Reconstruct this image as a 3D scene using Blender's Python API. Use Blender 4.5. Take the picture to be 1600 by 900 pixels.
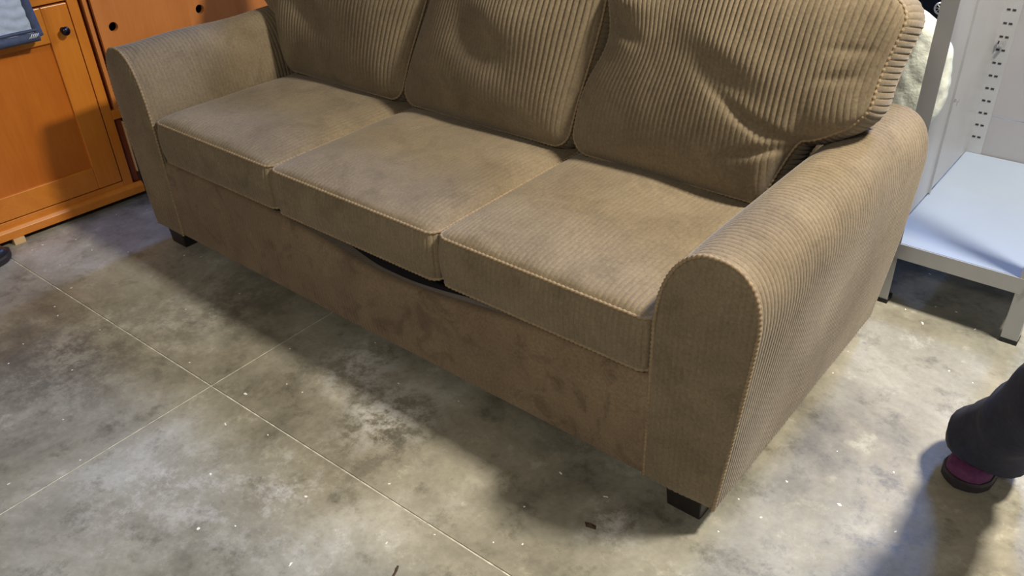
import bpy, bmesh, math, random
import numpy as np
from mathutils import Vector, Matrix

random.seed(7)
rng = np.random.default_rng(11)
scene = bpy.context.scene
for o in list(bpy.data.objects):
    bpy.data.objects.remove(o, do_unlink=True)
COL = scene.collection
PI = math.pi

# ------------------------------------------------------------------ camera
CAM_LOC = Vector((1.581, -1.1812, 1.4297))
CAM_F = 1318.5            # focal length in pixels of the 1600 px wide frame
PITCH, ROLL, YAW = 0.5723, -0.0441, -0.7163
fw = Vector((math.sin(YAW)*math.cos(PITCH), math.cos(YAW)*math.cos(PITCH), -math.sin(PITCH)))
rt = Vector((math.cos(YAW), -math.sin(YAW), 0)); up = rt.cross(fw)
r2 = rt*math.cos(ROLL) + up*math.sin(ROLL); u2 = -rt*math.sin(ROLL) + up*math.cos(ROLL)
cam_data = bpy.data.cameras.new('camera')
cam_data.sensor_width = 36.0
cam_data.lens = CAM_F/1600*36.0
cam_data.clip_start = 0.02
cam = bpy.data.objects.new('camera', cam_data); COL.objects.link(cam)
m3 = Matrix((r2, u2, -fw)).transposed()
cam.matrix_world = Matrix.Translation(CAM_LOC) @ m3.to_4x4()
scene.camera = cam

# ------------------------------------------------------------------ world, exposure
world = bpy.data.worlds.new('world'); scene.world = world
world.use_nodes = True
bg = world.node_tree.nodes['Background']
bg.inputs[0].default_value = (0.6, 0.62, 0.66, 1); bg.inputs[1].default_value = 0.12
scene.view_settings.view_transform = 'Standard'
scene.view_settings.look = 'None'
scene.view_settings.gamma = 1.0
scene.view_settings.use_curve_mapping = False
scene.view_settings.exposure = 0.0

# lamps: (x, y, z, size x, size y, watts, colour, label); their fittings are built under "ceiling lights"
WARM = (1.0, 0.905, 0.75)
COOL = (0.24, 0.42, 1.0)
LAMPS = [
    (2.20, 0.82, 3.02, 0.32, 0.32, 195, WARM, 'square warm white ceiling light above the right end of the sofa'),
    (1.25, 2.70, 3.02, 0.30, 1.10, 82, COOL, 'long cool white ceiling light behind the metal shelf'),
    (-1.30, 3.00, 3.02, 0.30, 1.10, 95, COOL, 'long cool white ceiling light behind the left end of the sofa'),
    (1.60, -3.00, 3.02, 0.60, 0.60, 72, WARM, 'square warm white fill light added in front of the sofa'),  # unseen fill light, added to brighten the sofa front
]
def area_light(name, loc, sx, sy, power, color):
    d = bpy.data.lights.new(name, 'AREA'); d.shape = 'RECTANGLE'
    d.size = sx; d.size_y = sy; d.energy = power; d.color = color
    o = bpy.data.objects.new(name, d); COL.objects.link(o); o.location = loc
    return o

# ------------------------------------------------------------------ material helpers
def new_mat(name):
    m = bpy.data.materials.new(name); m.use_nodes = True
    nt = m.node_tree
    return m, nt, nt.nodes['Principled BSDF']
def N(nt, t, **kw):
    n = nt.nodes.new(t)
    for k, v in kw.items():
        if k in n.inputs: n.inputs[k].default_value = v
        else: setattr(n, k, v)
    return n
def noise_tex(nt, scale, detail=6, rough=0.6, vec=None, dist=0.0):
    n = nt.nodes.new('ShaderNodeTexNoise')
    n.inputs['Scale'].default_value = scale; n.inputs['Detail'].default_value = detail
    n.inputs['Roughness'].default_value = rough; n.inputs['Distortion'].default_value = dist
    if vec is not None: nt.links.new(vec, n.inputs['Vector'])
    return n
def ramp(nt, fac, stops):
    r = nt.nodes.new('ShaderNodeValToRGB'); e = r.color_ramp.elements
    while len(e) > 1: e.remove(e[-1])
    for i, (p, c) in enumerate(stops):
        if i == 0: e[0].position = p; el = e[0]
        else: el = e.new(p)
        el.color = (c[0], c[1], c[2], 1) if not isinstance(c, (int, float)) else (c, c, c, 1)
    nt.links.new(fac, r.inputs['Fac'])
    return r
def mixc(nt, fac, a, b, mode='MIX'):
    m = nt.nodes.new('ShaderNodeMix'); m.data_type = 'RGBA'; m.blend_type = mode
    for sock, v in ((m.inputs[0], fac), (m.inputs[6], a), (m.inputs[7], b)):
        if hasattr(v, 'is_output'): nt.links.new(v, sock)
        else: sock.default_value = v if isinstance(v, (int, float)) else (v[0], v[1], v[2], 1)
    return m.outputs[2]
def obj_coord(nt, scale=None, rot=None):
    tc = nt.nodes.new('ShaderNodeTexCoord')
    if scale is None and rot is None: return tc.outputs['Object']
    mp = nt.nodes.new('ShaderNodeMapping')
    if scale: mp.inputs['Scale'].default_value = scale
    if rot: mp.inputs['Rotation'].default_value = rot
    nt.links.new(tc.outputs['Object'], mp.inputs['Vector'])
    return mp.outputs['Vector']
def bump(nt, bsdf, height, strength=0.3, dist=0.01):
    b = nt.nodes.new('ShaderNodeBump'); b.inputs['Strength'].default_value = strength
    b.inputs['Distance'].default_value = dist
    nt.links.new(height, b.inputs['Height']); nt.links.new(b.outputs['Normal'], bsdf.inputs['Normal'])

MAT = {}
def plain(name, col, rough=0.5, metal=0.0, nscale=None, var=0.15, bumpy=0.0):
    m, nt, b = new_mat(name)
    vec = obj_coord(nt)
    n = noise_tex(nt, nscale or 12, 5, 0.6, vec)
    lo = [c*(1-var) for c in col]; hi = [min(1, c*(1+var)) for c in col]
    r = ramp(nt, n.outputs['Fac'], [(0.3, lo), (0.7, hi)])
    nt.links.new(r.outputs['Color'], b.inputs['Base Color'])
    b.inputs['Roughness'].default_value = rough; b.inputs['Metallic'].default_value = metal
    if bumpy: bump(nt, b, n.outputs['Fac'], bumpy, 0.005)
    MAT[name] = m
    return m

def corduroy(name, light, dark, stain=0.35):
    m, nt, b = new_mat(name)
    vec = obj_coord(nt)
    n1 = noise_tex(nt, 5.5, 5, 0.6, vec, 0.6)
    n2 = noise_tex(nt, 160, 3, 0.7, vec)
    n3 = noise_tex(nt, 9.0, 6, 0.65, vec, 1.2)
    base = ramp(nt, n1.outputs['Fac'], [(0.32, dark), (0.66, light)])
    st = ramp(nt, n3.outputs['Fac'], [(0.36, (1-stain,)*3), (0.47, (1, 1, 1))])
    c = mixc(nt, 1.0, base.outputs['Color'], st.outputs['Color'], 'MULTIPLY')
    fz = ramp(nt, n2.outputs['Fac'], [(0.3, (0.78,)*3), (0.7, (1.15,)*3)])
    c = mixc(nt, 1.0, c, fz.outputs['Color'], 'MULTIPLY')
    nt.links.new(c, b.inputs['Base Color'])
    b.inputs['Roughness'].default_value = 0.85
    b.inputs['Sheen Weight'].default_value = 0.24
    b.inputs['Sheen Roughness'].default_value = 0.45
    b.inputs['Sheen Tint'].default_value = (0.92, 0.90, 0.88, 1)
    b.inputs['Specular IOR Level'].default_value = 0.15
    bump(nt, b, n2.outputs['Fac'], 0.25, 0.002)
    MAT[name] = m
corduroy('corduroy', (0.222, 0.176, 0.114), (0.162, 0.126, 0.081), 0.14)
corduroy('corduroy_rail', (0.225, 0.164, 0.104), (0.160, 0.114, 0.074), 0.30)
plain('piping_cloth', (0.25, 0.185, 0.11), 0.8, nscale=90, var=0.2)
plain('black_cloth', (0.008, 0.008, 0.012), 0.9)
plain('black_leg', (0.012, 0.010, 0.010), 0.45)

def wood(name, light, dark, rough=0.35, rot=None, scl=(3, 3, 0.35)):
    m, nt, b = new_mat(name)
    vec = obj_coord(nt, scl, rot)
    n1 = noise_tex(nt, 4.0, 6, 0.6, vec, 0.8)
    n2 = noise_tex(nt, 38, 4, 0.6, vec, 0.2)
    big = noise_tex(nt, 1.6, 3, 0.5, obj_coord(nt))
    f = mixc(nt, 0.30, n1.outputs['Color'], n2.outputs['Color'])
    f = mixc(nt, 0.30, f, big.outputs['Color'])
    bw = nt.nodes.new('ShaderNodeRGBToBW'); nt.links.new(f, bw.inputs[0])
    r = ramp(nt, bw.outputs[0], [(0.36, dark), (0.62, light)])
    nt.links.new(r.outputs['Color'], b.inputs['Base Color'])
    b.inputs['Roughness'].default_value = rough
    b.inputs['Coat Weight'].default_value = 0.25; b.inputs['Coat Roughness'].default_value = 0.25
    bump(nt, b, bw.outputs[0], 0.05, 0.002)
    MAT[name] = m
wood('cherry', (0.66, 0.235, 0.026), (0.48, 0.135, 0.012))
wood('cherry_rail', (0.70, 0.265, 0.030), (0.52, 0.155, 0.014), scl=(3, 0.35, 3))
wood('cherry_panel', (0.58, 0.180, 0.018), (0.42, 0.105, 0.009))
wood('cherry_back', (0.62, 0.235, 0.060), (0.48, 0.155, 0.034))
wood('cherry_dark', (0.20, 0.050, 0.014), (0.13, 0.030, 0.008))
wood('raw_wood', (0.72, 0.50, 0.28), (0.60, 0.38, 0.19), 0.7)
plain('hole_dark', (0.008, 0.004, 0.003), 0.9)
plain('knob_metal', (0.035, 0.030, 0.045), 0.25, 0.85)
plain('blanket_blue', (0.40, 0.48, 0.62), 0.85, nscale=40, var=0.12)
plain('blanket_navy', (0.050, 0.070, 0.135), 0.75, nscale=60, var=0.25)
plain('blanket_thread', (0.55, 0.58, 0.62), 0.8)
plain('steel', (0.38, 0.39, 0.41), 0.40, 0.35, nscale=5, var=0.07)
plain('steel_deck', (0.33, 0.40, 0.52), 0.35, 0.30, nscale=3, var=0.05)  # blue reflection of the cool light tinted into the deck's base colour
plain('steel_back', (0.29, 0.29, 0.31), 0.55, 0.15, nscale=4, var=0.06)
plain('bright_steel', (0.75, 0.75, 0.76), 0.25, 0.9)
plain('slot_dark', (0.015, 0.015, 0.02), 0.8)
plain('rubber', (0.012, 0.012, 0.014), 0.7)
plain('clear_plastic', (0.62, 0.64, 0.66), 0.3)
plain('quilt', (0.78, 0.83, 0.75), 0.85, nscale=32, var=0.10, bumpy=0.7)
plain('navy_fabric', (0.006, 0.006, 0.013), 0.9, nscale=80, var=0.3)
plain('trouser', (0.014, 0.017, 0.040), 0.9, nscale=70, var=0.3)
plain('jacket', (0.05, 0.05, 0.06), 0.85, nscale=60)
plain('shoe_purple', (0.095, 0.020, 0.085), 0.8, nscale=90, var=0.25)
plain('shoe_sole', (0.022, 0.017, 0.024), 0.6, nscale=40)
plain('sock', (0.75, 0.66, 0.45), 0.9)
plain('skin', (0.55, 0.34, 0.25), 0.55, nscale=30, var=0.08)
plain('hair', (0.05, 0.03, 0.02), 0.6, nscale=60, var=0.3)
plain('shoe_black', (0.012, 0.014, 0.020), 0.4)
plain('sole_pale', (0.45, 0.46, 0.48), 0.6)
plain('chip_brown', (0.05, 0.025, 0.012), 0.8)
plain('wall_paint', (0.42, 0.42, 0.41), 0.85, nscale=2, var=0.06)
plain('ceiling_paint', (0.50, 0.50, 0.49), 0.9, nscale=2, var=0.05)
plain('joint_dust', (0.56, 0.54, 0.47), 0.95, nscale=40, var=0.4)
plain('fixture_white', (0.8, 0.8, 0.8), 0.5)

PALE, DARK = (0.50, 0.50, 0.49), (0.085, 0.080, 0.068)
STAINS_SHADE = [(0.03, -0.08, 0.16, PALE, .44, .60, 1.6), (0.24, -0.14, 0.17, PALE, .45, .62, 1.5), (0.01, -0.66, 0.26, PALE, .48, .66, 1.2),
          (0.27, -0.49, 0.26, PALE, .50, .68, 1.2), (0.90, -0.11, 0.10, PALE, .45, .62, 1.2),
          (-0.67, -0.55, 0.42, DARK, .56, .44, 0.9), (0.30, -0.22, 0.20, DARK, .52, .42, 0.9), (-0.50, -0.10, 0.3, DARK, .56, .44, .7)]  # dark patches before the sofa mix stain with painted-in shade
def concrete():
    m, nt, b = new_mat('concrete')
    vec = obj_coord(nt)
    n1 = noise_tex(nt, 2.1, 8, 0.66, vec, 0.35)
    n2 = noise_tex(nt, 8.0, 10, 0.78, vec, 0.15)
    n3 = noise_tex(nt, 1.1, 4, 0.55, vec, 0.2)
    n4 = noise_tex(nt, 60.0, 4, 0.7, vec)
    base = ramp(nt, n1.outputs['Fac'], [(0.33, (0.115, 0.110, 0.092)), (0.46, (0.235, 0.225, 0.186)), (0.57, (0.315, 0.302, 0.256)), (0.69, (0.44, 0.43, 0.395))])
    blot = ramp(nt, n2.outputs['Fac'], [(0.34, (0.55, 0.55, 0.54)), (0.47, (1, 1, 1)), (0.57, (1.0, 1.0, 1.0)), (0.68, (1.45, 1.48, 1.52))])
    c = mixc(nt, 1.0, base.outputs['Color'], blot.outputs['Color'], 'MULTIPLY')
    tint = ramp(nt, n3.outputs['Fac'], [(0.35, (1.02, 0.98, 0.90)), (0.65, (0.95, 0.99, 1.03))])
    c = mixc(nt, 1.0, c, tint.outputs['Color'], 'MULTIPLY')
    fine = ramp(nt, n4.outputs['Fac'], [(0.3, (0.9,)*3), (0.7, (1.1,)*3)])
    c = mixc(nt, 1.0, c, fine.outputs['Color'], 'MULTIPLY')
    # old pale and dark stains; those dark before the sofa also paint in its shade
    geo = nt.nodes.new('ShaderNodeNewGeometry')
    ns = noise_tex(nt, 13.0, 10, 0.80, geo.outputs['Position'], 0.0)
    for (px, py, rad, colr, lo, hi, st) in STAINS_SHADE:
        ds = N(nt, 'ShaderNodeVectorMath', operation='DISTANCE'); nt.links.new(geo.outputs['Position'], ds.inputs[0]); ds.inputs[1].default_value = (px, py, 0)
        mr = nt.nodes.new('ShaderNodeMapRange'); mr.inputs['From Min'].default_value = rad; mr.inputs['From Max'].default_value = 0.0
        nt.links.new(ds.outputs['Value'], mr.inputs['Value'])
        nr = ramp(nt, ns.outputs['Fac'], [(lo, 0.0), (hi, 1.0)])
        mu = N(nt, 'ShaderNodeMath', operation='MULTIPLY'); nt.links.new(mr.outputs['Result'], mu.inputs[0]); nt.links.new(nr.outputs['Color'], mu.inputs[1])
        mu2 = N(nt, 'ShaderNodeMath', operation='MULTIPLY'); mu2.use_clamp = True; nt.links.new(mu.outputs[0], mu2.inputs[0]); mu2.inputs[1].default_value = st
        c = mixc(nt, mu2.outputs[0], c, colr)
    # scattered pale paint flecks
    vo = nt.nodes.new('ShaderNodeTexVoronoi'); vo.voronoi_dimensions = '2D'; vo.inputs['Scale'].default_value = 17
    dv = noise_tex(nt, 35, 2, 0.5, vec)
    off = mixc(nt, 0.03, vec, dv.outputs['Color'])
    nt.links.new(off, vo.inputs['Vector'])
    sepc = nt.nodes.new('ShaderNodeSeparateColor'); nt.links.new(vo.outputs['Color'], sepc.inputs[0])
    near = N(nt, 'ShaderNodeMath', operation='LESS_THAN'); nt.links.new(vo.outputs['Distance'], near.inputs[0]); near.inputs[1].default_value = 0.042
    pick = N(nt, 'ShaderNodeMath', operation='GREATER_THAN'); nt.links.new(sepc.outputs[0], pick.inputs[0]); pick.inputs[1].default_value = 0.91
    both = N(nt, 'ShaderNodeMath', operation='MULTIPLY'); nt.links.new(near.outputs[0], both.inputs[0]); nt.links.new(pick.outputs[0], both.inputs[1])
    c = mixc(nt, both.outputs[0], c, (0.80, 0.79, 0.74))
    nt.links.new(c, b.inputs['Base Color'])
    rr = ramp(nt, n2.outputs['Fac'], [(0.3, 0.36), (0.7, 0.62)])
    nt.links.new(rr.outputs['Color'], b.inputs['Roughness'])
    b.inputs['Specular IOR Level'].default_value = 0.4
    bump(nt, b, n2.outputs['Fac'], 0.12, 0.004)
    MAT['concrete'] = m
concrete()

# ------------------------------------------------------------------ geometry helpers
def tag(o, label=None, cat=None, group=None, kind=None):
    if label: o['label'] = label
    if cat: o['category'] = cat
    if group: o['group'] = group
    if kind: o['kind'] = kind
    return o
def empty(name, loc=(0, 0, 0), rz=0.0):
    o = bpy.data.objects.new(name, None); COL.objects.link(o)
    o.location = loc; o.rotation_euler = (0, 0, rz); o.empty_display_size = 0.1
    return o
def link(name, me, mat, parent=None, smooth=False):
    if isinstance(mat, str): mat = MAT[mat]
    me.materials.append(mat)
    if smooth:
        me.polygons.foreach_set('use_smooth', [True]*len(me.polygons))
    o = bpy.data.objects.new(name, me); COL.objects.link(o)
    if parent is not None: o.parent = parent
    return o
class MB:
    """collects vertices and faces of one mesh"""
    def __init__(s): s.v = []; s.f = []
    def box(s, x0, x1, y0, y1, z0, z1):
        n = len(s.v)
        s.v += [(x, y, z) for z in (z0, z1) for y in (y0, y1) for x in (x0, x1)]
        s.f += [tuple(n+i for i in q) for q in ((0, 2, 3, 1), (4, 5, 7, 6), (0, 1, 5, 4), (2, 6, 7, 3), (0, 4, 6, 2), (1, 3, 7, 5))]
        return s
    def grid(s, P, close_u=False, close_v=False):
        """P: array (nu, nv, 3)"""
        P = np.asarray(P); nu, nv = P.shape[:2]; n = len(s.v)
        s.v += [tuple(map(float, q)) for q in P.reshape(-1, 3)]
        for i in range(nu if close_u else nu-1):
            a = i*nv; b2 = ((i+1) % nu)*nv
            for j in range(nv if close_v else nv-1):
                k = (j+1) % nv
                s.f.append((n+a+j, n+b2+j, n+b2+k, n+a+k))
        return s
    def tube(s, path, rad, seg=8, closed=False, caps=True):
        path = [Vector(q) for q in path]; m = len(path); rings = []
        for i, q in enumerate(path):
            if closed: t = path[(i+1) % m]-path[i-1]
            else: t = path[min(i+1, m-1)]-path[max(i-1, 0)]
            t.normalize()
            if i == 0:
                a = t.orthogonal().normalized()
            else:
                a = (a - t*a.dot(t)).normalized()
            bb = t.cross(a); r = rad(i) if callable(rad) else rad
            rings.append([q + (a*math.cos(2*PI*k/seg)+bb*math.sin(2*PI*k/seg))*r for k in range(seg)])
        n = len(s.v)
        s.grid(np.array([[tuple(v) for v in ring] for ring in rings]), close_u=closed, close_v=True)
        if caps and not closed:
            s.f.append(tuple(n+k for k in range(seg))); s.f.append(tuple(n+(m-1)*seg+k for k in reversed(range(seg))))
        return s
    def prism(s, poly, axis_map, d0, d1):
        """poly: 2-D outline, axis_map(a,b,d) -> xyz"""
        n = len(s.v); k = len(poly)
        s.v += [axis_map(a, b, d0) for a, b in poly] + [axis_map(a, b, d1) for a, b in poly]
        s.f.append(tuple(n+i for i in range(k))); s.f.append(tuple(n+k+i for i in reversed(range(k))))
        for i in range(k):
            j = (i+1) % k; s.f.append((n+i, n+j, n+k+j, n+k+i))
        return s
    def mesh(s, name):
        me = bpy.data.meshes.new(name); me.from_pydata(s.v, [], s.f); me.update()
        bm = bmesh.new(); bm.from_mesh(me); bmesh.ops.recalc_face_normals(bm, faces=bm.faces); bm.to_mesh(me); bm.free()
        return me
    def build(s, name, mat, parent=None, smooth=False, bevel=0.0, segs=2):
        o = link(name, s.mesh(name), mat, parent, smooth)
        if bevel:
            md = o.modifiers.new('bevel', 'BEVEL'); md.width = bevel; md.segments = segs; md.limit_method = 'ANGLE'
        return o
def dup(o, parent=None):
    c = o.copy(); COL.objects.link(c); c.parent = parent
    for ch in [k for k in o.children]: dup(ch, c)
    return c
def snoise(x, y, seed=0, f=1.0):
    """smooth pseudo noise in -1..1 from summed sines"""
    r = np.random.default_rng(seed); s = 0; w = 0
    for k in range(7):
        a = r.uniform(0, 2*PI); q = f*r.uniform(0.5, 2.2); ph = r.uniform(0, 2*PI); am = 1/(0.6+q/f)
        s = s + am*np.sin((x*math.cos(a)+y*math.sin(a))*q*2*PI+ph); w += am
    return s/w*1.6
def sstep(x, a, b):
    t = np.clip((x-a)/(b-a), 0, 1); return t*t*(3-2*t)
PITCHW = 0.0135           # corduroy wale pitch
SUB = 10
def rib(t):
    return np.abs(np.sin(PI*t/PITCHW))**0.45

# ================================================================== SETTING
# floor: sawn concrete slabs, joints real gaps over a dusty base
floor = MB().box(-5.2, 5.2, -5.2, 6.2, -0.15, -0.0025).build('floor', 'joint_dust'); tag(floor, kind='structure')
JX, JY, JANG = -0.2221, -0.3676, 0.021
def slab_obj(x0, x1, y0, y1):
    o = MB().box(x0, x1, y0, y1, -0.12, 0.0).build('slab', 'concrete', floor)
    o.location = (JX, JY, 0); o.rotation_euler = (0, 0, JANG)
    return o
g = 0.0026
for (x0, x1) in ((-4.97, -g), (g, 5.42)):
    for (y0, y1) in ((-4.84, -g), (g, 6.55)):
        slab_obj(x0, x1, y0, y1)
H = 3.15
tag(MB().box(-5.2, 5.2, 6.1, 6.2, 0, H).build('wall_back', 'wall_paint'), kind='structure')
tag(MB().box(-5.2, 5.2, -5.2, -5.1, 0, H).build('wall_front', 'wall_paint'), kind='structure')
tag(MB().box(-5.2, -5.1, -5.1, 6.1, 0, H).build('wall_left', 'wall_paint'), kind='structure')
tag(MB().box(5.1, 5.2, -5.1, 6.1, 0, H).build('wall_right', 'wall_paint'), kind='structure')
tag(MB().box(-5.2, 5.2, -5.2, 6.2, H, H+0.1).build('ceiling', 'ceiling_paint'), kind='structure')

# ceiling lights
for i, (x, y, z, sx, sy, w, colr, lab) in enumerate(LAMPS):
    r = empty('ceiling_light', (x, y, H)); tag(r, lab, 'ceiling light', 'ceiling lights')
    MB().box(-sx/2-.04, sx/2+.04, -sy/2-.04, sy/2+.04, -0.09, 0.0).build('housing', 'fixture_white', r, bevel=.006)
    m, nt, b = new_mat('diffuser_%s' % ('warm' if colr is WARM else 'cool'))
    b.inputs['Base Color'].default_value = (.8, .8, .8, 1)
    b.inputs['Emission Color'].default_value = (*colr, 1); b.inputs['Emission Strength'].default_value = 4.0
    MB().box(-sx/2, sx/2, -sy/2, sy/2, -0.10, -0.088).build('diffuser', m, r)
    area_light('lamp', (0, 0, -0.115), sx, sy, w, colr).parent = r

# ================================================================== SOFA
sofa = empty('sofa'); tag(sofa, 'brown corduroy three seat sofa with rolled arms and loose cushions', 'sofa')
sx0, sx1 = 0.912, 1.122

def arm_profile():
    """inner bottom -> over the roll -> outer bottom, right arm, list of (x, z)"""
    P = [(0.912, z) for z in np.linspace(0.07, 0.44, 8)]
    for t in np.linspace(PI, PI/2, 22)[1:]:
        c, s = math.cos(t), math.sin(t); e = 2/2.15
        P.append((1.024-0.112*abs(c)**e, 0.46+0.202*abs(s)**e))
    for t in np.linspace(PI/2, 0, 22)[1:]:
        c, s = math.cos(t), math.sin(t); e = 2/2.5
        P.append((1.024+0.098*abs(c)**e, 0.53+0.132*abs(s)**e))
    for t in np.linspace(0, 1, 26)[1:]:
        P.append((1.122-0.042*t**1.15, 0.53-0.46*t))
    # even out
    Q = np.array(P); d = np.r_[0, np.cumsum(np.hypot(*np.diff(Q, axis=0).T))]
    s = np.linspace(0, d[-1], 110)
    return np.c_[np.interp(s, d, Q[:, 0]), np.interp(s, d, Q[:, 1])]
AP = arm_profile()
AT = np.gradient(AP, axis=0); AT /= np.linalg.norm(AT, axis=1)[:, None]
AN = np.c_[-AT[:, 1], AT[:, 0]]           # outward
def hi_of(x):
    k = np.argmax(AP[:, 1]); return np.interp(x, AP[:k+1, 0], AP[:k+1, 1]) if x < AP[k, 0] else None

def make_arm(s):
    lab = 'arm'
    ys = np.arange(0.004, 0.925, PITCHW/SUB)
    prof = AP.copy()
    if s < 0:                       # the left arm is a little slimmer and plumped a touch higher
        prof[:, 0] = 0.912+(prof[:, 0]-0.912)*0.915; prof[:, 1] += 0.028*sstep(prof[:, 1], .42, .66)
    Y, I = np.meshgrid(ys, np.arange(len(prof)), indexing='ij')
    U = I/len(prof)
    amp = 0.0040*np.clip(0.75+0.45*snoise(Y*2.0, U*3+s, 3 if s > 0 else 4, 1.0), 0.25, 1.15)
    low = 0.006*snoise(Y, U*1.4, 8+s, 1.3)                     # gentle unevenness of the padding
    endr = -0.022*(1-np.sqrt(np.clip(1-((Y-0.885)/0.04)**2, 0, 1)))*(Y > 0.885)
    off = amp*rib(Y) + low*np.sin(PI*np.clip(U, 0, 1))*np.clip((Y/.08), 0, 1) + endr
    X = prof[I, 0] + AN[I, 0]*off; Z = prof[I, 1] + AN[I, 1]*off
    mb = MB(); mb.grid(np.stack([s*X, Y, Z], -1))
    # rear cap
    n = len(mb.v); last = np.stack([s*X[-1], Y[-1], Z[-1]], -1)
    mb.v += [tuple(map(float, q)) for q in last]; mb.f.append(tuple(range(n, n+len(last))))
    # underside
    arm = mb.build('arm', 'corduroy', sofa, True)
    # front panel: vertical wales
    xs = np.arange(prof[:, 0].min()+.002, prof[:, 0].max()-.0015, PITCHW/SUB)
    k = int(np.argmax(prof[:, 1])); rows = 46; P = np.zeros((len(xs), rows, 3))
    ki = int(np.argmax(prof[:, 0]))
    for i, x in enumerate(xs):
        if x <= prof[k, 0]: hi = np.interp(x, prof[8:k+1, 0], prof[8:k+1, 1])
        else: hi = np.interp(x, prof[k:ki+1, 0], prof[k:ki+1, 1])
        lo = 0.07 if x < prof[-1, 0] else np.interp(x, prof[:ki-1:-1, 0], prof[:ki-1:-1, 1])
        t = np.linspace(0, 1, rows); z = lo+(hi-lo)*t
        tx = (x-xs[0])/(xs[-1]-xs[0])
        dome = 0.010*np.clip(1-abs(2*tx-1)**4, 0, 1)*np.clip(1-abs(2*t-1)**8, 0, 1)**.5
        a = 0.0032*np.clip(0.6+0.5*snoise(x*4+0*z, z*2.2, 21+s, 1.0), 0.15, 1)
        P[i, :, 0] = s*x; P[i, :, 2] = z
        P[i, :, 1] = 0.002-dome-a*rib(np.array(x))-0.003*snoise(x*3+0*z, z*3, 5+s, 1)
    MB().grid(P).build('arm_front_panel', 'corduroy', sofa, True)
    # piping round the panel
    rp = resample(prof, 0.0030)
    mb = MB(); mb.tube([(s*x, 0.001, z) for x, z in rp], lambda i: 0.0044+0.0011*math.cos(i*PI*0.55), 7)
    mb.build('piping', 'piping_cloth', arm, True)
    return arm
def resample(P, step):
    P = np.asarray(P, float); d = np.r_[0, np.cumsum(np.linalg.norm(np.diff(P, axis=0), axis=1))]
    n = max(4, int(d[-1]/step)); s = np.linspace(0, d[-1], n)
    return np.stack([np.interp(s, d, P[:, k]) for k in range(P.shape[1])], -1)
make_arm(1); make_arm(-1)

# front rail
def rail_top(x): return 0.338-0.046*np.exp(-((x-0.13)/0.36)**2)
xs = np.arange(-0.914, 0.9141, PITCHW/SUB); rows = 34
P = np.zeros((len(xs), rows+14, 3))
for i, x in enumerate(xs):
    t = np.linspace(0, 1, rows); z = 0.072+(rail_top(x)-0.012-0.072)*t
    a = 0.0042*np.clip(0.12+0.75*snoise(x*1.3+0*z, z*3.0, 31, 1.0), 0.0, 1)
    lump = 0.005*snoise(x*2+0*z, z*2.2, 33, 1.0)
    y = 0.004-0.010*t*math.exp(-((x-0.13)/0.38)**2)-0.007*np.sin(PI*t)**.6-a*rib(np.array(x))-lump*np.sin(PI*t)
    P[i, :rows] = np.c_[np.full(rows, x), y, z]
    tt = np.linspace(0, PI/2, 8)[1:]
    P[i, rows:rows+7] = np.c_[np.full(7, x), y[-1]+0.016*(1-np.cos(tt)), z[-1]+0.012*np.sin(tt)]
    P[i, rows+7:] = np.c_[np.full(7, x), np.linspace(y[-1]+0.018, 0.075, 7), np.full(7, rail_top(x))-np.linspace(0, .03, 7)]
P[:, 0, 2] += 0
MB().grid(P).build('front_rail', 'corduroy_rail', sofa, True)
MB().box(-0.91, 0.91, 0.04, 0.74, 0.09, 0.280).build('seat_deck', 'black_cloth', sofa)
# back frame behind the cushions
mb = MB(); mb.box(-0.915, 0.915, 0.76, 0.935, 0.07, 0.80)
mb.build('back_frame', 'corduroy', sofa, True, bevel=.05, segs=4)
# legs: tapered black blocks
def leg(x, y):
    t, b = 0.047, 0.041
    mb = MB(); v = [(x+a*t, y+c*t, 0.10) for a, c in ((-1, -1), (1, -1), (1, 1), (-1, 1))] + [(x+a*b, y+c*b, 0.0) for a, c in ((-1, -1), (1, -1), (1, 1), (-1, 1))]
    mb.v = v; mb.f = [(0, 1, 2, 3), (7, 6, 5, 4)]+[(i, 4+i, 4+(i+1) % 4, (i+1) % 4) for i in range(4)]
    mb.build('leg', 'black_leg', sofa, bevel=.004)
for x in (-0.995, 1.005):
    for y in (0.058, 0.86): leg(x, y)

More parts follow.
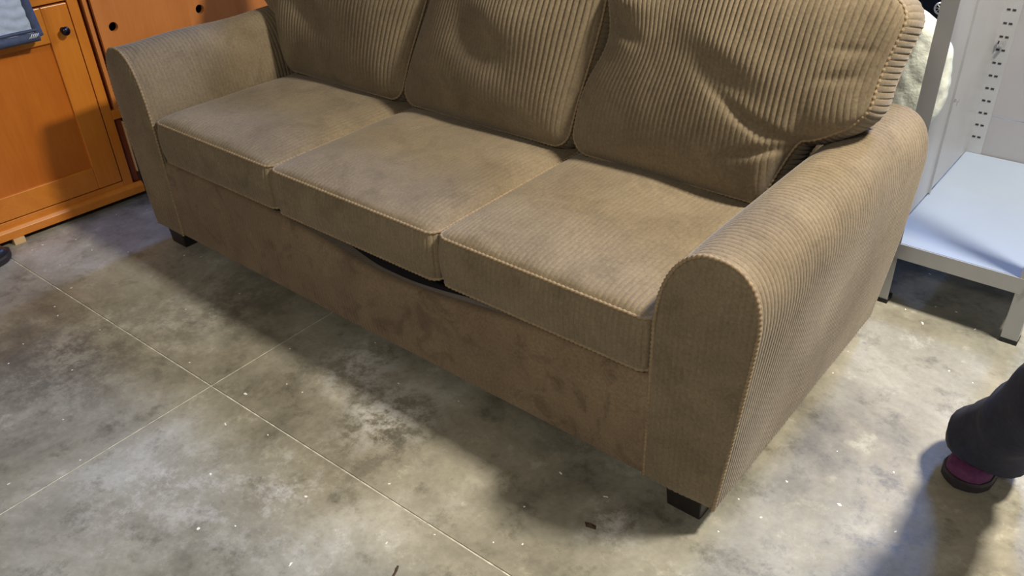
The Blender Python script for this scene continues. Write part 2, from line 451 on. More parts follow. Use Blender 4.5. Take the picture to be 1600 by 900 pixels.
# cushions: face grid with wales along v, boxed edge with wales across it, twisted piping
def cushion(name, x0, x1, lo, hi, T, B, MAPF, warp=None, dent=None, seed=0, rows=64, amp=0.002, amp_f=None, r=0.035, back_bulge=0.02, pipes=(1, -1), edge_pow=2.6, gus=0.012):
    xs = np.linspace(x0, x1, int((x1-x0)/PITCHW*SUB)+1)
    tv = 0.5-0.5*np.cos(np.linspace(0, PI, rows)); tv = 0.45*tv+0.55*np.linspace(0, 1, rows)
    dx = np.minimum(xs-x0, x1-xs); rr = np.where(dx < r, r-np.sqrt(np.clip(r*r-(r-dx)**2, 0, None)), 0)
    L = np.array([lo(x) for x in xs])+rr; Hh = np.array([hi(x) for x in xs])-rr
    X = np.repeat(xs[:, None], rows, 1); V = L[:, None]+(Hh-L)[:, None]*tv[None, :]
    tx = ((xs-x0)/(x1-x0))[:, None]
    ex = 1-np.abs(2*tx-1)**edge_pow; ev = 1-np.abs(2*tv[None, :]-1)**edge_pow
    dome = np.clip(ex*ev, 0, 1)**0.55
    W = T/2+B*dome
    edge = np.clip(np.minimum(ex, ev)*4, 0, 1)
    if dent is not None: W = W+dent(X, V)*edge
    W = W+0.006*snoise(X*1.4, V*1.4, seed, 1.4)*edge
    am = amp*np.clip(0.75+0.6*snoise(X*2.0, V*2.0, seed+50, 1.0), 0.12, 1.2)
    if amp_f is not None: am = am*amp_f(tx, tv[None, :])
    W = W+am*rib(X-x0)*np.clip(edge+.35, 0, 1)
    def wv(X, V): return (X+warp(X, V)) if warp is not None else X
    mb = MB(); mb.grid(MAPF(wv(X, V), V, W))
    Wb = -T/2-back_bulge*dome
    st = slice(None, None, SUB)
    mb.grid(MAPF(wv(X, V)[st], V[st], Wb[st]))
    # outline loop
    loop = np.concatenate([np.stack([X[:, 0], V[:, 0]], -1), np.stack([X[-1, 1:], V[-1, 1:]], -1),
                           np.stack([X[-2::-1, -1], V[-2::-1, -1]], -1), np.stack([X[0, -2::-1], V[0, -2::-1]], -1)])
    lp = resample(loop, PITCHW/SUB)[:-1]
    tg = np.roll(lp, -3, 0)-np.roll(lp, 3, 0); tg /= np.linalg.norm(tg, axis=1)[:, None]+1e-9
    nm = np.c_[tg[:, 1], -tg[:, 0]]
    s = np.arange(len(lp))*PITCHW/SUB
    ws = np.linspace(-T/2, T/2, 12)
    G = []
    for w in ws:
        q = 2*w/T
        bul = gus*(1-q*q)+0.0030*rib(s)*(1-abs(q)**6)
        Q = lp+nm*bul[:, None]
        G.append(MAPF(wv(Q[:, 0], Q[:, 1]), Q[:, 1], np.full(len(lp), w)))
    mb.grid(np.stack(G, 1), close_u=True)
    o = mb.build(name, 'corduroy', sofa, True)
    lp2 = resample(loop, 0.0032)[:-1]
    for sd in pipes:
        pts = MAPF(wv(lp2[:, 0], lp2[:, 1]), lp2[:, 1], np.full(len(lp2), sd*T/2))
        mb = MB(); mb.tube([tuple(q) for q in pts], lambda i: 0.0040+0.0011*math.cos(i*PI*0.55), 7, closed=True)
        mb.build('piping', 'piping_cloth', o, True)
    return o

# seat cushions
ZC, TS = 0.4115, 0.128
def seat_map(X, V, W):
    X, V, W = np.broadcast_arrays(X, V, W)
    return np.stack([X, V, ZC+W], -1)
def seat_amp(tx, tv): return 0.30+0.9*np.clip(1-tv/0.42, 0, 1)+0.35*np.clip(tx-.75, 0, 1)*3
for k, (a, b2) in enumerate(((-0.905, -0.318), (-0.310, 0.316), (0.324, 0.904))):
    fy = (0.006, 0.000, 0.002)[k]
    dent = (lambda X, V: -0.010*np.exp(-(((X+.62)/.16)**2+((V-.30)/.14)**2)),
            lambda X, V: -0.008*np.exp(-(((X-.02)/.18)**2+((V-.28)/.16)**2)),
            lambda X, V: 0.0025*np.sin((V-.35*X)*2*PI/0.055)*np.exp(-(((X-.52)/.13)**2+((V-.27)/.07)**2)))[k]
    o = cushion('seat_cushion', a, b2, lambda x, fy=fy: fy, lambda x: 0.60, TS, 0.036, seat_map, dent=dent, seed=60+k, amp=0.0038, back_bulge=0.002, gus=0.008, amp_f=seat_amp, r=0.03, edge_pow=3.4)
# back cushions
TH = math.radians(15.5); BY, BZ, TB = 0.585, 0.488, 0.135
def back_map(X, V, W):
    X, V, W = np.broadcast_arrays(X, V, W)
    return np.stack([X, BY+V*math.sin(TH)-W*math.cos(TH), BZ+V*math.cos(TH)+W*math.sin(TH)], -1)
def ear(x):                    # lower edge of a cushion that laps over the right arm
    return float(0.165*sstep(x, 0.858, 0.940)+0.060*sstep(x, 0.93, 1.07))
def g2(X, V, cx, cv, sx, sv, rot=0.0):
    a = (X-cx)*math.cos(rot)+(V-cv)*math.sin(rot); b2 = -(X-cx)*math.sin(rot)+(V-cv)*math.cos(rot)
    return np.exp(-(a/sx)**2-(b2/sv)**2)
def dentR(X, V):
    d = -0.009*g2(X, V, .74, .27, .085, .030, -0.35)+0.007*g2(X, V, .74, .33, .14, .035, -.3)
    d += -0.012*g2(X, V, .87, .175, .075, .012, -0.25)-0.012*g2(X, V, .86, .125, .065, .010, 0.35)-0.010*g2(X, V, .80, .20, .10, .012, -.5)
    d += -0.024*g2(X, V, .36, .345, .075, .016, -0.3)+0.016*g2(X, V, .39, .40, .08, .03, 0)
    d += -0.004*g2(X, V, .99, .31, .05, .012, 0.2)-0.003*g2(X, V, 1.0, .37, .05, .010, 0.1)
    return d
def dentM(X, V):
    return -0.020*g2(X, V, -.02, .24, .11, .05, -.4)+0.012*g2(X, V, .10, .30, .14, .07)-0.012*g2(X, V, .20, .42, .1, .015, .3)
def dentL(X, V):
    return 0.012*g2(X, V, -.5, .28, .15, .08)-0.012*g2(X, V, -.45, .36, .09, .012, .2)-0.010*g2(X, V, -.72, .20, .10, .03, -.3)
def bamp(tx, tv): return 0.35+0.85*np.clip(tv*2.2, 0, 1)*np.clip(tx*2.0+.15, 0, 1)
cushion('back_cushion', 0.332, 1.072, ear, lambda x: 0.485-0.012*math.sin(6*x), TB, 0.062, back_map,
        warp=lambda X, V: (0.055*np.exp(-((V-.30)/.11)**2)+0.02*sstep(V, .2, .5))*np.clip((0.75-X)/0.42, 0, 1)+0.012*np.sin(V*16)*np.clip((X-.95)/.1, 0, 1),
        dent=dentR, seed=71, amp=0.0052, amp_f=bamp, r=0.055)
cushion('back_cushion', -0.312, 0.318, lambda x: 0.0, lambda x: 0.475, TB, 0.066, back_map,
        warp=lambda X, V: 0.10*sstep(V, 0, .45)*np.clip((0.1-X)/0.4, 0, 1)+0.045*sstep(V, 0, .4)*np.clip((X-.05)/.25, 0, 1),
        dent=dentM, seed=72, amp=0.0052, amp_f=bamp, r=0.05)
cushion('back_cushion', -1.075, -0.322, lambda x: ear(-x), lambda x: 0.475, TB, 0.060, back_map,
        warp=lambda X, V: 0.085*sstep(V, 0, .45)*np.clip((X+.75)/.4, 0, 1),
        dent=dentL, seed=73, amp=0.0052, amp_f=bamp, r=0.05)

# ================================================================== CABINETS (left)
CA = math.atan2(-0.035, 0.536)      # front edge runs along local +y' = away from camera
def cab_root(name, loc): return empty(name, loc, 0.0)
# local frame: e to the left along the front (towards camera), n out of the front
E_ = Vector((-0.065, -0.998, 0)); N_ = Vector((0.998, -0.065, 0))
CO = Vector((-1.466, 0.176, 0))
CRZ = math.atan2(E_.y, E_.x)        # local x axis = E_, local y axis = rotated +90deg = N_
def bx(e0, e1, n0, n1, z0, z1): return MB().box(e0, e1, n0, n1, z0, z1)
cab = empty('cabinet', CO, CRZ); tag(cab, 'cherry wood cabinet with recessed panel door and dark round knob', 'cabinet')
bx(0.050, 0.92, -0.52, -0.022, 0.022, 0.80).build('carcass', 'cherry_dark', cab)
bx(0.010, 0.94, -0.53, 0.03, 0.80, 0.83).build('top', 'cherry_rail', cab, bevel=.004)
bx(0.048, 0.083, -0.022, 0.0, 0.06, 0.80).build('frame_stile', 'cherry', cab, bevel=.002)
bx(0.857, 0.92, -0.022, 0.0, 0.06, 0.80).build('frame_stile', 'cherry', cab, bevel=.002)
bx(0.083, 0.857, -0.022, 0.0, 0.757, 0.80).build('frame_rail', 'cherry_rail', cab, bevel=.002)
bx(0.083, 0.857, -0.022, 0.0, 0.06, 0.082).build('frame_rail', 'cherry_rail', cab, bevel=.002)
bs = MB(); bs.prism([(0.0, .022), (0.018, .022), (0.018, .050), (0.010, .060), (0.0, .064)], lambda a, b, d: (d, a, b), 0.018, 0.93)
bs.build('base_moulding', 'cherry_rail', cab, bevel=.002)
bx(0.478, 0.515, -0.05, 0.024, 0.0, 0.022).build('foot_block', 'raw_wood', cab)
bx(0.06, 0.10, -0.30, -0.26, 0.0, 0.022).build('foot_block', 'raw_wood', cab)
bx(0.82, 0.86, -0.30, -0.26, 0.0, 0.022).build('foot_block', 'raw_wood', cab)
d0, d1, dz0, dz1 = 0.087, 0.853, 0.086, 0.751
door = bx(d0+.07, d1-.07, -0.016, -0.006, dz0+.07, dz1-.10).build('door', 'cherry_panel', cab)
bx(d0, d0+.088, -0.018, 0.004, dz0, dz1).build('door_stile', 'cherry', door, bevel=.003)
bx(d1-.088, d1, -0.018, 0.004, dz0, dz1).build('door_stile', 'cherry', door, bevel=.003)
bx(d0+.088, d1-.088, -0.018, 0.004, dz1-.118, dz1).build('door_rail', 'cherry_rail', door, bevel=.003)
bx(d0+.088, d1-.088, -0.018, 0.004, dz0, dz0+.085).build('door_rail', 'cherry_rail', door, bevel=.003)
# knob
def lathe(prof, c, axis, seg=20):
    """prof: (radius, distance along axis)"""
    axis = Vector(axis).normalized(); a = axis.orthogonal().normalized(); b2 = axis.cross(a); c = Vector(c)
    G = np.array([[tuple(c+axis*h+(a*math.cos(2*PI*k/seg)+b2*math.sin(2*PI*k/seg))*r) for k in range(seg)] for r, h in prof])
    return MB().grid(G, close_v=True)
lathe([(.0001, .0), (.010, .0), (.010, .003), (.006, .008), (.006, .014), (.013, .019), (.0155, .025), (.013, .031), (.007, .034), (.0001, .035)], (0.125, 0.004, 0.667), (0, 1, 0)).build('knob', 'knob_metal', cab, True)
# trim beside the right stile: ledge block and lower strips
bx(0.016, 0.048, -0.10, 0.002, 0.318, 0.352).build('ledge', 'cherry', cab, bevel=.002)
bx(0.018, 0.032, -0.10, -0.004, 0.352, 0.80).build('edge_board', 'cherry_back', cab, bevel=.001)
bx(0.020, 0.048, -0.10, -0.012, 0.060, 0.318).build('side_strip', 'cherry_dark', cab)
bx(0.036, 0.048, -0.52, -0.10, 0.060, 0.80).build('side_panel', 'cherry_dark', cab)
bx(0.0150, 0.0198, -0.03, -0.002, 0.100, 0.30).build('edge_strip', 'raw_wood', cab)

# neighbouring cabinet with the holed panel
desk = empty('desk', CO, CRZ); tag(desk, 'cherry wood desk with tall cable holed panel behind the sofa arm', 'desk')
bx(-0.004, 0.006, -0.60, -0.05, 0.0, 0.95).build('side_panel', 'cherry_back', desk, bevel=.002)
bx(-1.25, -1.228, -0.60, -0.004, 0.0, 0.95).build('side_panel', 'cherry', desk, bevel=.002)
bx(-1.30, 0.008, -0.62, 0.02, 0.95, 0.98).build('top', 'cherry_rail', desk, bevel=.003)
# the panel with round cut-outs
def holed_panel(e0, e1, z0, z1, holes, n0, n1, rad, name, mat, parent):
    """panel split in columns so each hole is a real opening"""
    seg = 24; mb = MB()
    cuts = sorted([h[0] for h in holes]); bounds = [e0]+[(cuts[i]+cuts[i+1])/2 for i in range(len(cuts)-1)]+[e1]
    hs = sorted(holes)
    for i, (hx, hz) in enumerate(hs):
        a, b2 = bounds[i], bounds[i+1]
        inner = []; outer = []
        for k in range(seg):
            t = 2*PI*k/seg; c, s = math.cos(t), math.sin(t)
            inner.append((hx+rad*c, hz+rad*s))
            tx = ((b2-hx)/c if c > 1e-6 else (a-hx)/c if c < -1e-6 else 1e9)
            tz = ((z1-hz)/s if s > 1e-6 else (z0-hz)/s if s < -1e-6 else 1e9)
            q = min(tx, tz); outer.append([hx+q*c, hz+q*s])
        # snap outer points to corners
        for cx, cz in ((a, z0), (a, z1), (b2, z0), (b2, z1)):
            j = min(range(seg), key=lambda k: (outer[k][0]-cx)**2+(outer[k][1]-cz)**2); outer[j] = [cx, cz]
        for n_ in (n1, n0):
            mb.grid(np.array([[(p[0], n_, p[1]), (q[0], n_, q[1])] for p, q in zip(inner, outer)]), close_u=True)
        mb.grid(np.array([[(p[0], n1, p[1]), (p[0], n0, p[1])] for p in inner]), close_u=True)
        mb.grid(np.array([[(p[0], n1, p[1]), (p[0], n0, p[1])] for p in outer]), close_u=True)
    return mb.build(name, mat, parent)
holed_panel(-1.22, 0.004, 0.10, 0.95, [(-0.049, 0.636), (-0.385, 0.626), (-0.72, 0.62)], -0.024, -0.006, 0.0165, 'holed_panel', 'cherry_back', desk)
bx(-1.228, -0.034, -0.58, -0.56, 0.10, 0.95).build('rear_panel', 'hole_dark', desk)
bx(-1.228, -0.034, -0.56, -0.03, 0.10, 0.12).build('bottom_shelf', 'cherry_dark', desk)

# moving blanket folded over the cabinet
bl = empty('moving_blanket', CO+Vector((0, 0, 0.83)), CRZ); tag(bl, 'pale blue quilted moving blanket with navy binding draped over the cabinet', 'blanket')
def drape(s):                       # path of the cloth over the top edge: s=0 on top rear, -> hangs down the front ; returns (n, z)
    L1 = 0.34
    if s < L1: return (-0.30+s, 0.012)
    q = s-L1; R = 0.016
    if q < R*PI/2: a = q/R; return (0.040+R*math.sin(a), 0.012-R*(1-math.cos(a)))
    return (0.056, 0.012-R-(q-R*PI/2))
SM = 0.34+0.016*PI/2+0.145
ss = np.linspace(0, SM, 70); es = np.linspace(0.235, 0.80, 110)
def bl_pt(e, s, lift):
    n, z = drape(min(s, SM))
    n2, z2 = drape(max(0, min(s, SM)-.004)); t = Vector((n-n2, z-z2)); t = t.normalized() if t.length > 1e-6 else Vector((1, 0))
    nx, nz = -t.y, t.x
    hang = max(0, s-0.36)
    e2 = e - 0.10*hang*(1 if e < .4 else 0)*(0.4-e)/.2
    return (e2, n+nx*lift+hang*.05*math.sin(e*14), z+nz*lift+0.0)
P = np.array([[bl_pt(e, s, 0.012+0.0045*abs(math.sin((s+0.5*abs(((e*9) % 1)-.5)*.09)*PI/0.035))) for s in ss] for e in es])
Pb = np.array([[bl_pt(e, s, -0.002) for s in ss] for e in es])
mb = MB(); mb.grid(P); mb.grid(Pb)
bod = mb.build('quilted_cloth', 'blanket_blue', bl, True)
edge = [bl_pt(0.235, s, 0.006) for s in ss] + [bl_pt(e, SM, 0.006) for e in es[1:]]
def flat_binding(pts, rad, name, mat, par, seg=10):
    MB().tube(pts, rad, seg).build(name, mat, par, True)
flat_binding(edge[:70], 0.016, 'side_binding', 'blanket_navy', bl)
flat_binding([bl_pt(e, SM, 0.008) for e in es], 0.017, 'hem_binding', 'blanket_navy', bl)
flat_binding([bl_pt(e, SM-.022, 0.018) for e in es], 0.005, 'hem_fold', 'blanket_navy', bl)
for k in range(4):
    q0 = bl_pt(0.238+.006*k, SM-.012, .024); q1 = bl_pt(0.250+.006*k, SM+.0, .024)
    MB().tube([q0, ((q0[0]+q1[0])/2, q0[1]+.004, (q0[2]+q1[2])/2), q1], 0.0015, 5).build('stitch', 'blanket_thread', bl)

# ================================================================== SHELF (right)
sh = empty('shelving_unit', (0, 0, 0)); tag(sh, 'grey steel shelving unit with slotted corner posts beside the sofa', 'shelving unit')
SXL, SXR, SYF, SYB, SZ = 1.028, 1.418, 1.085, 1.845, 0.203
HT = 1.50
def angle_post(x, y, dx, dy, h=HT, w=0.042):
    """L-section post: corner at x,y, flanges along dx and dy"""
    th = 0.0025
    poly = [(0, 0), (dx*w, 0), (dx*w, dy*th), (dx*th, dy*th), (dx*th, dy*w), (0, dy*w)]
    mb = MB(); mb.prism(poly, lambda a, b, d: (x+a, y+b, d), 0.012, h)
    p = mb.build('post', 'steel', sh)
    MB().box(min(x, x+dx*w)-.001, max(x, x+dx*w)+.001, min(y, y+dy*w)-.001, max(y, y+dy*w)+.001, 0, 0.014).build('foot_cap', 'rubber', p)
    return p
pf = angle_post(SXL, SYF, 1, 1); pr = angle_post(SXR, SYF, -1, 1)
pb = angle_post(SXL, SYB, 1, -1, w=0.05); angle_post(SXR, SYB, -1, -1, w=0.05)
# slots in the back-left post's rear flange (dark recessed pieces)
for k in range(26):
    z = 0.26+0.042*k
    for dx in (0.014, 0.030):
        MB().box(SXL+dx-.004, SXL+dx+.006, SYB-.0035, SYB-.0022, z-.003, z+.003).build('slot', 'slot_dark', pb)
# side stiffener sheet between mid depth and the back post
mb = MB(); mb.box(SXL+.0005, SXL+.003, 1.262, SYB-.05, 0.207, HT); mb.box(SXL+.0005, SXL+.010, 1.44, 1.446, 0.207, HT)
mb.build('side_sheet', 'steel', sh)
# deck with folded lip
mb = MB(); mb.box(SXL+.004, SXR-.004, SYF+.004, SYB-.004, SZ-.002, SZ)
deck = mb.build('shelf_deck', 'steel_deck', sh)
mb = MB(); mb.box(SXL+.026, SXR-.026, SYF-.001, SYF+.003, SZ-.047, SZ-.0005); mb.box(SXL+.026, SXR-.026, SYF, SYF+.02, SZ-.047, SZ-.0445)
mb.build('front_lip', 'steel', deck)
MB().box(SXL+.003, SXL+.006, SYF+.02, SYB-.02, SZ-.04, SZ-.003).build('side_lip', 'steel', deck)
MB().box(SXR-.006, SXR-.003, SYF+.02, SYB-.02, SZ-.04, SZ-.003).build('side_lip', 'steel', deck)
# back sheets
MB().box(SXL+.02, SXR-.01, SYB+.001, SYB+.004, 0.16, 0.336).build('back_sheet', 'steel_back', sh)
MB().box(SXL+.02, SXR-.01, SYB+.001, SYB+.005, 0.339, HT).build('back_sheet', 'steel_back', sh)
# clips hooked into the posts
def clip(x, y, z, s=1.0):
    mb = MB(); mb.box(x, x+.022*s, y-.010, y-.008, z, z+.010); mb.box(x, x+.003, y-.010, y, z-.012, z+.010); mb.box(x+.018*s, x+.022*s, y-.02, y-.008, z-.006, z+.010)
    mb.build('shelf_clip', 'bright_steel', sh)
clip(SXL+.012, SYB-.003, 0.575); clip(SXL+.004, 1.46, 0.50, .8)
clip(SXL+.010, SYB-.003, 1.05); clip(SXR-.035, SYB-.003, 0.575)
# bolts
for (x, z) in ((SXR-.018, SZ-.022), (SXL+.016, SZ-.022)):
    lathe([(.0001, 0.005), (.004, .0045), (.006, .002), (.0065, 0)], (x, SYF-.0002, z), (0, -1, 0), 14).build('bolt', 'bright_steel', sh, True)
# spoked disc beside the post
dc = Vector((1.019, 1.132, 0.826))
sd = empty('spoked_disc', dc); tag(sd, 'small pale spoked plastic disc at the side of the shelf post', 'disc')
ax = Vector((0.45, -1, 0.55)).normalized(); aa = ax.orthogonal().normalized(); ab = ax.cross(aa)
cd = Vector((0, 0, .012))
MB().tube([cd+(aa*math.cos(t)+ab*math.sin(t))*.0135 for t in np.linspace(0, 2*PI, 33)[:-1]], .0022, 8, closed=True).build('rim', 'clear_plastic', sd, True)
mb = MB()
for k in range(8):
    t = 2*PI*k/8; mb.tube([cd, cd+(aa*math.cos(t)+ab*math.sin(t))*.0135], .0011, 6)
mb.build('spokes', 'clear_plastic', sd)
lathe([(.0001, .004), (.004, .003), (.004, -.004), (.0001, -.004)], cd, ax, 12).build('hub', 'clear_plastic', sd, True)
MB().tube([cd, Vector((0.004, -.006, 0.006)), Vector((0.0095, -.010, 0.0))], .003, 8).build('stem', 'clear_plastic', sd)

# ================================================================== MATTRESS and partition behind the sofa
mt = empty('mattress', (0.2, 1.192, 0)); tag(mt, 'white quilted mattress standing on edge behind the sofa', 'mattress')
def superbox(hx, hy, z0, z1, rx, nu=220, nv=120):
    """rounded upright slab: outline in x-z is a rounded rectangle, soft edges in y"""
    out = []
    cz = (z0+z1)/2; hz = (z1-z0)/2
    for i in range(nu):
        t = 2*PI*i/nu; c, s = math.cos(t), math.sin(t); e = 2/6.0
        out.append((hx*math.copysign(abs(c)**e, c), hz*math.copysign(abs(s)**e, s)))
    out = resample(np.array(out+[out[0]]), 0.010)[:-1]
    G = []
    ph = np.linspace(-PI/2, PI/2, nv)
    for a in ph:
        k = abs(math.cos(a))**0.35; y = hy*math.copysign(abs(math.sin(a))**0.6, math.sin(a))
        G.append([(x*k if k > .0 else 0, y, cz+z*k) for x, z in out])
    G = np.array(G); return G
G = superbox(0.868, 0.052, 0.0, 0.852, 0.1)
qx, qz = G[..., 0], G[..., 2]
q = 0.0035*np.abs(np.sin((qx+qz+0.012*np.sin(qz*60))*PI/0.085)*np.sin((qz-qx+0.012*np.sin(qx*55))*PI/0.085))**.5
G[..., 1] += np.sign(G[..., 1])*q; rimx = np.clip(np.abs(qx)-.7, 0, 1)*10
G[..., 0] += np.sign(qx)*q*np.clip(rimx, 0, 1.5)
G[..., 0] -= 0.075*(1-sstep(G[..., 2], .40, .60))*np.clip((G[..., 0]-.4)/.4, 0, 1)
MB().grid(G, close_v=True).build('quilted_cover', 'quilt', mt, True)
# dark partition screen further back
ps = empty('partition_screen', (0.0, 1.95, 0)); tag(ps, 'dark navy fabric partition screen standing behind the mattress', 'screen')
MB().box(-0.72, 0.965, -0.02, 0.02, 0.06, 1.25).build('fabric_panel', 'navy_fabric', ps, bevel=.008)
for x in (-0.5, 0.75): MB().box(x-.03, x+.03, -0.20, 0.20, 0.0, 0.03).build('foot', 'rubber', ps, bevel=.005); 
for x in (-0.5, 0.75): MB().box(x-.015, x+.015, -0.015, 0.015, 0.03, 0.08).build('post', 'rubber', ps)

# ================================================================== PERSON at the right edge
# standing foot (visible) and body beyond the frame
def ring(c, ax, rx, ry, n=28, ph=0.0, ref=Vector((1, 0, 0)), seed=0, wob=0.0):
    ax = Vector(ax).normalized(); a = (ref-ax*ref.dot(ax)).normalized(); b2 = ax.cross(a)
    out = []
    for k in range(n):
        t = 2*PI*k/n; w = 1+wob*math.sin(3*t+seed*1.7)+wob*.6*math.sin(5*t-seed)
        out.append(tuple(Vector(c)+a*math.cos(t)*rx*w+b2*math.sin(t)*ry*w))
    return out
def skin_body(name, V, E, R, root, mat, sub=2, parent=None):
    me = bpy.data.meshes.new(name); me.from_pydata(V, E, []); me.update()
    o = bpy.data.objects.new(name, me); COL.objects.link(o); me.materials.append(MAT[mat])
    sk = o.modifiers.new('skin', 'SKIN'); sk.use_smooth_shade = True
    if not me.skin_vertices: me.skin_vertices.new()
    for i, r in enumerate(R):
        me.skin_vertices[0].data[i].radius = (r if isinstance(r, tuple) else (r, r)); me.skin_vertices[0].data[i].use_root = (i == root)
    sb = o.modifiers.new('sub', 'SUBSURF'); sb.levels = sub; sb.render_levels = sub
    if parent: o.parent = parent
    return o
ANK = Vector((1.478, 0.570, 0.085)); KNE = Vector((1.575, 0.300, 0.45)); HIPR = Vector((1.66, 0.10, 0.88))
ANK2 = Vector((1.86, -0.12, 0.09)); KNE2 = Vector((1.83, -0.10, 0.50)); HIPL = Vector((1.80, 0.00, 0.90))
PEL = Vector((1.74, 0.05, 0.96))
CH = Vector((1.74, 0.01, 1.30)); NK = Vector((1.74, -0.02, 1.50)); HD = Vector((1.735, -0.04, 1.64))
fwd = Vector((-0.25, -0.97, 0)).normalized(); lft = Vector((0.97, -0.25, 0)).normalized()
V = []; Ed = []; R = []
def jv(p, r, par=None):
    V.append(tuple(p)); R.append(r)
    if par is not None: Ed.append((par, len(V)-1))
    return len(V)-1
pel = jv(PEL, (.135, .10))
sp = jv(PEL.lerp(CH, .5), (.125, .09), pel); ch = jv(CH, (.15, .10), sp); nb = jv(NK, (.06, .06), ch)
nk = jv(NK+Vector((0, -.01, .03)), (.060, .060), nb); h1 = jv(HD+Vector((0, -.005, -.035)), (.092, .100), nk); h2 = jv(HD+Vector((0, 0, .04)), (.100, .112), h1); h3 = jv(HD+Vector((0, 0, .10)), (.075, .085), h2)
ns = jv(HD+fwd*.135+Vector((0, 0, -.020)), (.014, .018), h1)
for hp, kn, an, sg in ((HIPR, KNE, ANK, -1), (HIPL, KNE2, ANK2, 1)):
    a = jv(hp, .075, pel); b = jv(hp.lerp(kn, .5), .068, a); c = jv(kn, .052, b); d = jv(kn.lerp(an, .4), .050, c); e = jv(an, .034, d)
    f1 = jv(an+fwd*.03+Vector((0, 0, -.040)), (.024, .022), e); jv(an+fwd*.08+Vector((0, 0, -.060)), (.020, .012), f1)
for sg in (-1, 1):
    sh_ = CH+lft*sg*.17+Vector((0, 0, .13)); el = sh_+lft*sg*.06+Vector((0, .03, -.29)); wr = el+fwd*.20+Vector((0, 0, .10))
    a = jv(sh_, .052, ch); b = jv(el, .040, a); c = jv(wr, .026, b)
    hd = (wr-el).normalized(); sd_ = lft
    pm = jv(wr+hd*.045, (.034, .016), c); pe = jv(wr+hd*.080, (.036, .014), pm)
    for o_, ln in ((-.030, .062), (-.010, .078), (.010, .072), (.030, .055)):
        q = jv(wr+hd*.098+sd_*o_, .0088, pe); q2 = jv(wr+hd*(.098+ln*.5)+sd_*o_*1.1+Vector((0, 0, -.008)), .0080, q); jv(wr+hd*(.098+ln)+sd_*o_+Vector((0, 0, -.026)), .0070, q2)
    th1 = jv(wr+hd*.050-sd_*sg*.045, .011, pm); jv(wr+hd*.085-sd_*sg*.062+Vector((0, 0, -.01)), .009, th1)
person = skin_body('person', V, Ed, R, pel, 'skin')
tag(person, 'person in dark navy trousers and a purple shoe at the right edge', 'person')
# trousers: two wide draped legs and a seat
def trouser_leg(mb, pts, n=30, seed=0):
    G = []
    for i, (c, ax, rx, ry) in enumerate(pts): G.append(ring(c, ax, rx, ry, n, ref=lft, seed=seed+i*.6, wob=.035))
    mb.grid(np.array(G), close_v=True)
def leg_path(hip, kn, an, hem_r, n=26, flare=1.0):
    pts = []
    hemc = an+Vector((0, 0, .000))+fwd*.030
    for i in range(n):
        t = i/(n-1)
        if t < .5: q = hemc.lerp(kn, t/.5); ax = (kn-hemc)
        else: q = kn.lerp(hip, (t-.5)/.5); ax = hip-kn
        b_ = math.exp(-((t-.5)/.12)**2); ax = ax.normalized()*(1-b_*.5)+((hip-hemc).normalized())*b_*.5
        if t < .12: ax = ax.normalized().lerp(Vector((0, 0.25, 1)), (.12-t)/.12*.55)
        r = hem_r*(1-.18*sstep(np.array(t), 0, .18)) + .022*sstep(np.array(t), .35, 1.0)
        rip = 0.004*math.sin(t*60)*math.exp(-(t/.25)**2)+.003*math.sin(t*33)
        pts.append((q, ax, float(r)+rip, float(r)*1.08+rip))
    return pts
mb = MB()
trouser_leg(mb, leg_path(HIPR, KNE, ANK, .088), seed=1)
trouser_leg(mb, leg_path(HIPL, KNE2, ANK2, .080), seed=2)
G = []
for i, (z, rx, ry) in enumerate(((.84, .150, .115), (.90, .175, .130), (.97, .178, .128), (1.04, .165, .118), (1.08, .160, .114))):
    G.append(ring(Vector((PEL.x, PEL.y, z)), (0, 0, 1), rx, ry, 30, ref=lft, wob=.01))
mb.grid(np.array(G), close_v=True)
tr = mb.build('trousers', 'trouser', person, True)
md = tr.modifiers.new('thick', 'SOLIDIFY'); md.thickness = .003
# jacket
mb = MB(); G = []
for z, rx, ry in ((.98, .185, .135), (1.05, .185, .135), (1.2, .185, .135), (1.32, .200, .138), (1.40, .215, .130), (1.45, .195, .115), (1.49, .12, .09), (1.52, .075, .075)):
    c = PEL.lerp(NK, (z-.96)/.54); G.append(ring(Vector((c.x, c.y, z)), (0, 0, 1), rx, ry, 30, ref=lft, wob=.012))
mb.grid(np.array(G), close_v=True)
for sg in (-1, 1):
    sh_ = CH+lft*sg*.17+Vector((0, 0, .13)); el = sh_+lft*sg*.06+Vector((0, .03, -.29)); wr = el+fwd*.20+Vector((0, 0, .10))
    pts = [(sh_-lft*sg*.075+Vector((0, 0, -.015)), lft*sg, .030), (sh_-lft*sg*.02+Vector((0, 0, -.025)), lft*sg+Vector((0, 0, -.6)), .060), (sh_.lerp(el, .12), el-sh_+lft*sg*.1, .068), (sh_.lerp(el, .6), el-sh_, .062), (el, wr-sh_, .057), (el.lerp(wr, .5), wr-el, .050), (wr, wr-el, .043)]
    mb.grid(np.array([ring(c, a, r, r, 20, wob=.02, seed=i) for i, (c, a, r) in enumerate(pts)]), close_v=True)
mb.build('jacket', 'jacket', person, True)
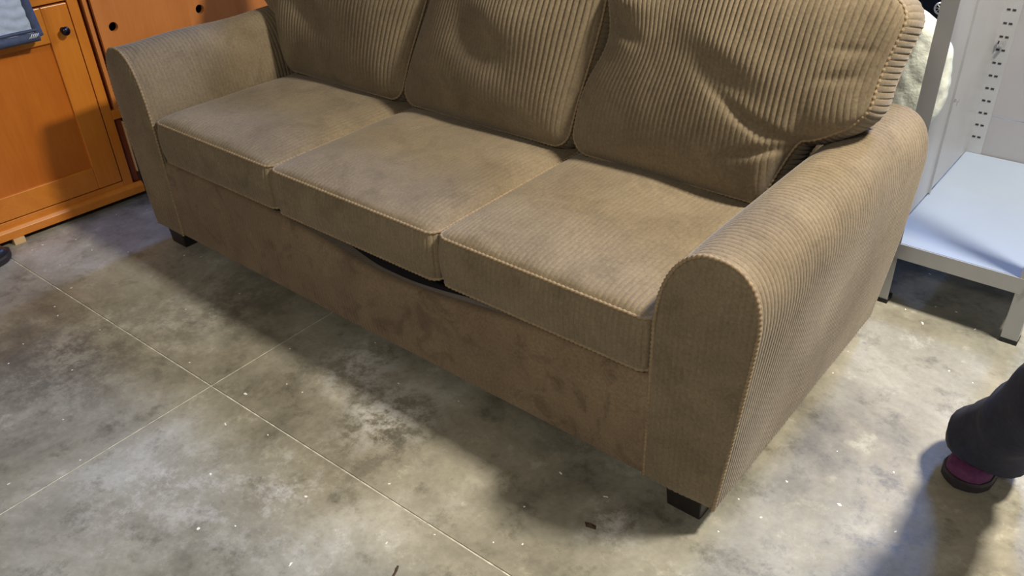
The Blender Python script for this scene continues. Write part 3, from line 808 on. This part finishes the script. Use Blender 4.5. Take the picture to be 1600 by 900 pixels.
# hair cap
G = []
for a in np.linspace(0.02, PI*.62, 14):
    z = math.cos(a)*.115; rr = math.sin(a)
    G.append(ring(HD+Vector((0, 0, .035+z*.95))-fwd*(.012+.02*(1-math.cos(a))), (0, 0, 1), .096*rr, .110*rr, 24, ref=lft, wob=.01))
MB().grid(np.array(G), close_v=True).build('hair', 'hair', person, True)
MB().tube([HD+fwd*(.110-.008*abs(q))+lft*q*.024+Vector((0, 0, -.062-.003*abs(q))) for q in (-1, -.4, .4, 1)], .005, 8).build('mouth', 'shoe_purple', person, True)
for sg in (-1, 1):
    e0 = HD+fwd*.108+lft*sg*.032+Vector((0, 0, .010))
    lathe([(.0001, .006), (.007, .004), (.010, 0)], e0, fwd, 12).build('eye', 'shoe_black', person, True)

# shoes: sole plus upper, toe towards the camera
def shoe(parent, heel, direction, L, Wd, up_mat, sole_mat, nm='shoe', collar=True):
    d = Vector(direction).normalized(); l = Vector((0, 0, 1)).cross(d); heel = Vector(heel)
    def half(t):   # outline half width along the sole
        w = np.interp(t, [0, .04, .12, .35, .6, .78, .9, .965, 1.0], [.35, .62, .78, .74, .92, 1.0, .82, .52, .12]); return w*Wd/2
    ts = np.linspace(0, 1, 40)
    def surf(zf, inset, nseg=20):
        G = []
        for t in ts:
            w = max(half(t)-inset, .002); c = heel+d*(t*L)
            G.append([tuple(c+l*w*math.copysign(abs(math.cos(a))**.6, math.cos(a))+Vector((0, 0, .018+(zf(t)-.018)*abs(math.sin(a))**.7 if math.sin(a) >= 0 else .018))) for a in np.linspace(0, PI, nseg)])
        return np.array(G)
    top = lambda t: np.interp(t, [0, .06, .2, .40, .6, .8, .93, 1.0], [.050, .082, .092, .086, .070, .057, .048, .020])
    root = MB(); root.grid(surf(top, .005))
    o = root.build(nm, up_mat, parent, True)
    sm = MB(); G = []
    for zz, ins in ((0.0, .004), (.004, 0), (.020, -.001), (.027, .002)):
        lp = [tuple(heel+d*(t*L)+l*(half(t)-ins)+Vector((0, 0, zz+.006*max(0, t-.85)/.15))) for t in ts]+[tuple(heel+d*(t*L)-l*(half(t)-ins)+Vector((0, 0, zz+.006*max(0, t-.85)/.15))) for t in ts[::-1]]
        G.append(lp)
    sm.grid(np.array(G), close_v=True); n0 = 0; k = len(G[0]); sm.f.append(tuple(range(k))); sm.f.append(tuple(range(3*k, 4*k)))
    sm.build('sole', sole_mat, o, False)
    return o
shR = shoe(person, (1.492, 0.675, 0), (-0.20, -0.98, 0), 0.240, 0.106, 'shoe_purple', 'shoe_sole')
shoe(person, ANK2+Vector((.015, .06, -.09)), fwd, 0.25, 0.10, 'shoe_purple', 'shoe_sole')
# sock showing between hem and shoe
MB().grid(np.array([ring(ANK+fwd*.018+Vector((0, 0, z)), (0, -.4, 1), r, r*1.1, 20, ref=lft) for z, r in ((-.035, .036), (-.005, .038), (.03, .040))]), close_v=True).build('sock', 'sock', person, True)

# shoe tip at the left edge
ls = shoe(None, (-1.405, -0.675, 0), (-0.03, 1.0, 0), 0.295, 0.105, 'shoe_black', 'shoe_sole')
tag(ls, 'black shoe toe on the floor before the cabinet at the left edge', 'shoe')

# ================================================================== small litter
mb = MB(); mb.v = [(0.852, -0.137, .001), (0.862, -0.147, .001), (0.884, -0.141, .001), (0.878, -0.131, .001), (0.866, -0.139, .009)]
mb.f = [(0, 1, 4), (1, 2, 4), (2, 3, 4), (3, 0, 4), (3, 2, 1, 0)]
tag(mb.build('wood_chip', 'chip_brown'), 'small dark wood chip on the floor before the right sofa leg', 'chip')
mb = MB(); mb.tube([(0.618, -0.474, .006), (0.6226, -0.484, .003), (0.628, -0.50, .003)], .0022, 6)
tag(mb.build('twig', 'chip_brown'), 'thin dark twig on the concrete at the bottom edge', 'twig')
